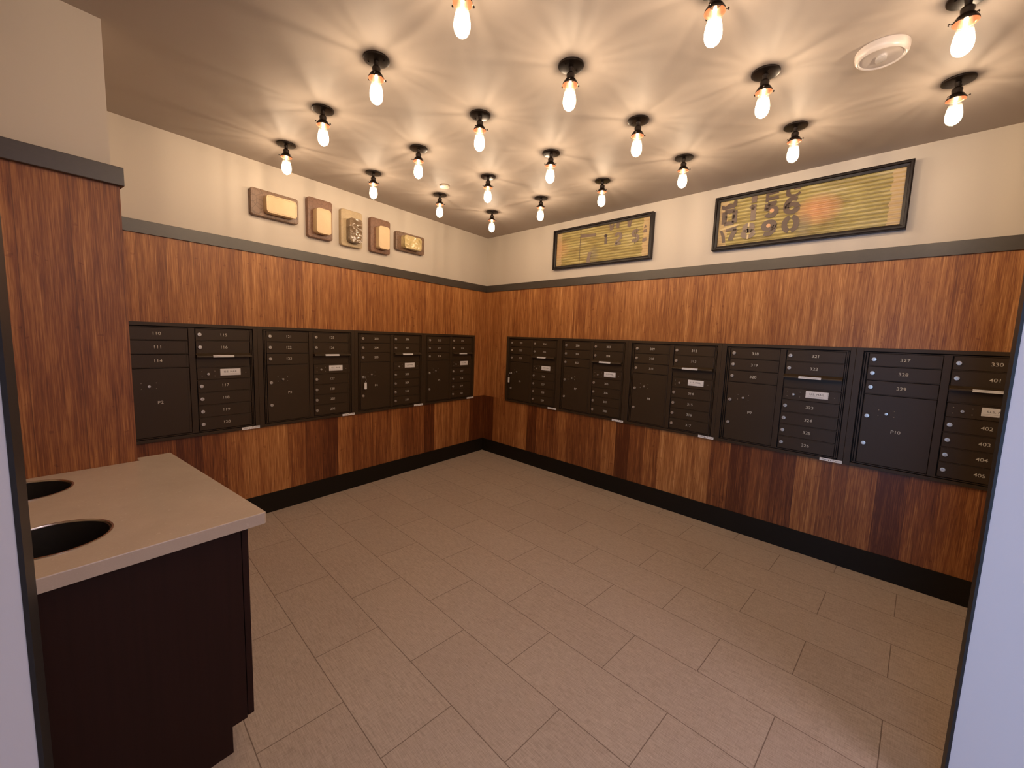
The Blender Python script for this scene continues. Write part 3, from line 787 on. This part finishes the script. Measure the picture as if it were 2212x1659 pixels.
A0, A1, Z0, Z1 = 2.778, 3.925, 2.262, 2.672
ac, zc = (A0 + A1) / 2, (Z0 + Z1) / 2
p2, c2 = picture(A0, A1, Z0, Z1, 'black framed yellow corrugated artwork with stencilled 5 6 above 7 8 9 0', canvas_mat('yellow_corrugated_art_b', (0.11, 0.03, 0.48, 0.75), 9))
for ch, a, z, h, wd, m in (('5', 3.172, 2.518, 0.118, 0.104, 'sten'), ('6', 3.302, 2.524, 0.122, 0.108, 'sten'),
                          ('7', 2.905, 2.376, 0.118, 0.110, 'sten'), ('8', 3.030, 2.388, 0.118, 0.104, 'sten2'), ('9', 3.168, 2.387, 0.120, 0.106, 'sten'), ('0', 3.304, 2.394, 0.128, 0.110, 'sten'),
                          ('X', 2.886, 2.512, 0.124, 0.116, 'sten'), ('1', 3.052, 2.520, 0.150, 0.075, 'sten2')):
    sten(c2, ch, a, z, h, wd, 0.036, M[m], ac, zc)
blot(c2, [(3.035, 2.590), (3.072, 2.590), (3.072, 2.642), (3.035, 2.642)], M['sten2'], ac, zc)
# cut-off row along the top edge
blot(c2, [(2.822, 2.590), (2.835, 2.575), (2.915, 2.578), (2.935, 2.598), (2.935, 2.635), (2.912, 2.636), (2.905, 2.606), (2.888, 2.618), (2.868, 2.612), (2.850, 2.600), (2.822, 2.612)], M['sten'], ac, zc)
blot(c2, [(3.130, 2.575), (3.150, 2.575), (3.150, 2.640), (3.130, 2.640)], M['sten'], ac, zc)
blot(c2, [(3.135, 2.585), (3.215, 2.590), (3.212, 2.612), (3.135, 2.606)], M['sten'], ac, zc, -0.0174)
blot(c2, [(3.150, 2.625), (3.212, 2.628), (3.212, 2.640), (3.150, 2.640)], M['sten'], ac, zc)
blot(c2, [(3.258, 2.600), (3.280, 2.583), (3.330, 2.583), (3.352, 2.602), (3.340, 2.612), (3.318, 2.598), (3.292, 2.600), (3.282, 2.618), (3.284, 2.642), (3.258, 2.642)], M['sten'], ac, zc)
blot(c2, [(3.308, 2.628), (3.345, 2.628), (3.352, 2.642), (3.300, 2.642)], M['sten'], ac, zc)
# stencil bridges, pale
for x, z0, z1 in ((3.030, 2.418, 2.450), (3.030, 2.326, 2.358)):
    blot(c2, [(x - 0.006, z0), (x + 0.006, z0), (x + 0.006, z1), (x - 0.006, z1)], M['patch'], ac, zc, -0.0176)
blot(c2, [(2.846, 2.322), (2.870, 2.322), (2.862, 2.372), (2.836, 2.428), (2.822, 2.420), (2.838, 2.372)], M['sten'], ac, zc)
blot(c2, [(2.822, 2.415), (2.960, 2.440), (2.958, 2.452), (2.822, 2.432)], M['patch'], ac, zc, -0.0179)
for x, z in ((3.178, 2.510), (3.165, 2.404)):
    blot(c2, [(x + 0.015 * math.cos(k * 0.628), z + 0.014 * math.sin(k * 0.628)) for k in range(10)], M['peach'], ac, zc, -0.0181)

# ---------------------------------------------------------------- five leather plaques on the left wall
def leather(name, base, dark, crack):
    t = NT(name); o, v = t.xyz()
    n = t.noise(v, 14.0, 5, 0.65); n2 = t.noise(v, 90.0, 3, 0.6)
    vo = t.n('ShaderNodeTexVoronoi', feature='DISTANCE_TO_EDGE'); t.lk(v, vo.inputs['Vector']); vo.inputs['Scale'].default_value = 26.0
    cr = t.math('MULTIPLY', t.math('LESS_THAN', vo.outputs['Distance'], 0.05), crack)
    c = t.mix(n, base, dark); c = t.mix(cr, c, tuple(x * 0.5 for x in dark))
    t.set(c, 0.38, 0, 0.5); t.bump(t.math('SUBTRACT', n2, cr), 0.3, 0.003)
    return t.m
M['l_brown'] = leather('brown_crackled_leather', (0.27, 0.16, 0.10), (0.15, 0.085, 0.05), 0.5)
M['l_red'] = leather('reddish_brown_leather', (0.27, 0.14, 0.085), (0.16, 0.075, 0.042), 0.35)
M['l_cream'] = leather('cream_leather', (0.72, 0.53, 0.31), (0.62, 0.44, 0.24), 0.0)
M['l_tan'] = leather('pale_tan_leather', (0.52, 0.40, 0.24), (0.42, 0.31, 0.17), 0.15)
def gloss(name, a, b):
    t = NT(name); _, v = t.xyz(); n = t.noise(v, 11.0, 2, 0.4)
    t.set(t.mix(n, a, b), 0.16, 0.0, 1.0); t.bump(n, 1.0, 0.06); return t.m
M['g_brown'] = gloss('wrinkled_glossy_brown_leather', (0.13, 0.085, 0.05), (0.22, 0.15, 0.09))
M['g_cream'] = gloss('wrinkled_glossy_cream_leather', (0.58, 0.45, 0.20), (0.66, 0.52, 0.26))
M['thread'] = simple('dark_stitching', (0.10, 0.055, 0.03), 0.7)
M['threadl'] = simple('pale_stitching', (0.55, 0.42, 0.26), 0.7)

def stitches(bm, x0, x1, z0, z1, y, step=0.011, ln=0.005, th=0.0011):
    r = 0.012
    path = rrect(x0, x1, z0, z1, r, 6); path.append(path[0])
    acc = 0.0
    for (ax, az), (bx, bz) in zip(path, path[1:]):
        d = math.hypot(bx - ax, bz - az)
        if d < 1e-6: continue
        ux, uz = (bx - ax) / d, (bz - az) / d
        s = step - acc if acc else 0
        s = -acc % step
        while s < d:
            cx, cz = ax + ux * s, az + uz * s
            vs = []
            for p, q in ((-ln / 2, -th), (ln / 2, -th), (ln / 2, th), (-ln / 2, th)):
                vs.append((cx + ux * p - uz * q, cz + uz * p + ux * q))
            prism_y(bm, vs, y - 0.0008, y + 0.0005)
            s += step
        acc = (acc + d) % step

def plaque(u0, u1, z0, z1, ub0, ub1, zb0, zb1, mb, mf, label, tb, tf, dome=False):
    cx, cz = -(u0 + u1) / 2, (z0 + z1) / 2
    p = thing('wall_plaque', label, 'wall plaque', LW @ T(cx, 0.0078, z0), 'leather plaques above the rail')
    w = abs(u0 - u1) / 2; h = z1 - z0
    bm = bmesh.new(); prism_y(bm, rrect(-w, w, 0, h, 0.022, 10), -0.040, 0.0, bev=0.006)
    b = put('backboard', bm, mb, p)
    bm = bmesh.new(); stitches(bm, -w + 0.013, w - 0.013, 0.013, h - 0.013, -0.0400)
    put('stitching', bm, tb, b)
    bx0, bx1 = -ub0 - cx, -ub1 - cx
    zz0, zz1 = zb0 - z0, zb1 - z0
    bm = bmesh.new(); prism_y(bm, rrect(bx0, bx1, zz0, zz1, 0.026, 10), -0.098, -0.0395, bev=0.003)
    f = put('front_block', bm, mf, p)
    bm = bmesh.new(); stitches(bm, bx0 + 0.010, bx1 - 0.010, zz0 + 0.010, zz1 - 0.010, -0.0980, 0.009, 0.004, 0.0008)
    put('stitching', bm, tf, f)
plaque(2.762, 2.411, 2.355, 2.553, 2.676, 2.450, 2.382, 2.513, M['l_brown'], M['l_cream'], 'wide brown crackled leather plaque with cream block, nearest the pier', M['thread'], M['thread'])
plaque(2.335, 2.118, 2.285, 2.608, 2.290, 2.162, 2.318, 2.522, M['l_red'], M['l_cream'], 'tall reddish brown plaque with cream block, second from the pier', M['thread'], M['threadl'])
plaque(2.038, 1.828, 2.275, 2.592, 1.990, 1.862, 2.308, 2.516, M['l_tan'], M['g_brown'], 'tall pale tan plaque with glossy wrinkled brown block, middle of the five', M['threadl'], M['threadl'])
plaque(1.740, 1.518, 2.275, 2.592, 1.685, 1.565, 2.308, 2.518, M['l_red'], M['l_cream'], 'tall reddish brown plaque with cream block, fourth from the pier', M['thread'], M['threadl'])
plaque(1.448, 1.080, 2.348, 2.532, 1.386, 1.165, 2.372, 2.498, M['l_brown'], M['g_cream'], 'wide dark brown plaque with glossy wrinkled cream block, nearest the corner', M['thread'], M['threadl'])

# ---------------------------------------------------------------- counter and cabinet (left-wall frame)
def slab():
    bm = bmesh.new()
    pts = [(-4.785, -2.032), (-3.538, -2.032), (-3.532, -2.026), (-3.532, -0.958), (-3.663, -0.958), (-3.663, -1.0165), (-4.785, -1.0165)]
    lo = [bm.verts.new((x, y, 0.830)) for x, y in pts]; hi = [bm.verts.new((x, y, 0.870)) for x, y in pts]
    bm.faces.new(lo[::-1]); tf = bm.faces.new(hi)
    for i in range(len(pts)): bm.faces.new((lo[i], lo[(i + 1) % len(pts)], hi[(i + 1) % len(pts)], hi[i]))
    bmesh.ops.recalc_face_normals(bm, faces=bm.faces)
    bmesh.ops.bevel(bm, geom=list(tf.edges), offset=0.0025, segments=2, affect='EDGES', profile=0.5)
    me = mesh_of(bm, 'slab')
    o = bpy.data.objects.new('slab', me); COL.objects.link(o)
    cut = []
    for x, y in HOLES:
        b2 = bmesh.new(); bmesh.ops.create_cone(b2, cap_ends=True, segments=64, radius1=0.1305, radius2=0.1305, depth=0.2, matrix=T(x, y, 0.85))
        c = bpy.data.objects.new('cut', mesh_of(b2, 'cut')); COL.objects.link(c); cut.append(c)
        m = o.modifiers.new('b', 'BOOLEAN'); m.operation = 'DIFFERENCE'; m.object = c; m.solver = 'EXACT'
    dg = bpy.context.evaluated_depsgraph_get(); dg.update()
    res = bpy.data.meshes.new_from_object(o.evaluated_get(dg))
    for c in cut + [o]: bpy.data.objects.remove(c)
    return res
HOLES = [(-4.012, -1.775), (-4.030, -1.205)]
ct = thing('countertop', 'beige speckled stone countertop with two round waste openings, on the dark cabinet', 'countertop', LW @ T(-3.532, -2.032, 0.830))
inv = T(3.532, 2.032, -0.830)
sm = slab(); sm.transform(inv); sm.name = 'slab'
sm.materials.clear()
put('slab', sm, M['counter'], ct)
M['steel'] = simple('brushed_steel_ring', (0.62, 0.56, 0.48), 0.25, 1.0, 0.5, 0.05)
M['liner'] = simple('dark_steel_liner', (0.16, 0.14, 0.12), 0.3, 0.9, 0.5, 0.1)
for x, y in HOLES:
    bm = bmesh.new()
    lathe(bm, [(0.1300, 0.020), (0.1300, 0.0408), (0.1335, 0.0412), (0.1335, 0.0422), (0.1285, 0.0425), (0.1270, 0.0400), (0.1270, 0.020), (0.1300, 0.020)], 72)
    r = put('opening_ring', bm, M['steel'], ct, inv @ T(x, y, 0.830), smooth=True)
    bm = bmesh.new()
    lathe(bm, [(0.1268, 0.038), (0.1268, -0.22), (0.1240, -0.22), (0.1240, 0.038), (0.1268, 0.038)], 64)
    put('liner', bm, M['liner'], r, smooth=True)

cb = thing('base_cabinet', 'dark espresso cabinet under the beige countertop', 'cabinet', LW @ T(-3.595, -1.985, 0.0))
i2 = T(3.595, 1.985, 0)
bm = bmesh.new(); box(bm, -4.78, -3.598, -1.963, -1.940, 0.10, 0.829); box(bm, -4.78, -3.598, -1.060, -1.040, 0.10, 0.829); box(bm, -4.78, -3.598, -1.963, -1.040, 0.10, 0.118); box(bm, -4.78, -4.765, -1.94, -1.06, 0.1, 0.829)
put('carcass', bm, M['cab'], cb, i2)
bm = bmesh.new()     # end panel with the toe notch, runs to the floor
out = [(-4.78, 0.0), (-3.645, 0.0), (-3.645, 0.10), (-3.597, 0.10), (-3.597, 0.829), (-4.78, 0.829)]
prism_y(bm, out, -1.985, -1.9635)
put('end_panel', bm, M['cab'], cb, i2)
bm = bmesh.new(); box(bm, -3.594, -3.574, -1.983, -1.514, 0.105, 0.824, bev=0.001)
d = put('cabinet_door', bm, M['cab'], cb, i2)
bm = bmesh.new(); box(bm, -3.594, -3.574, -1.508, -1.042, 0.105, 0.824, bev=0.001)
put('cabinet_door', bm, M['cab'], cb, i2)
bm = bmesh.new(); box(bm, -3.662, -3.645, -1.962, -1.042, 0.0, 0.098)
put('toe_kick', bm, M['base'], cb, i2)
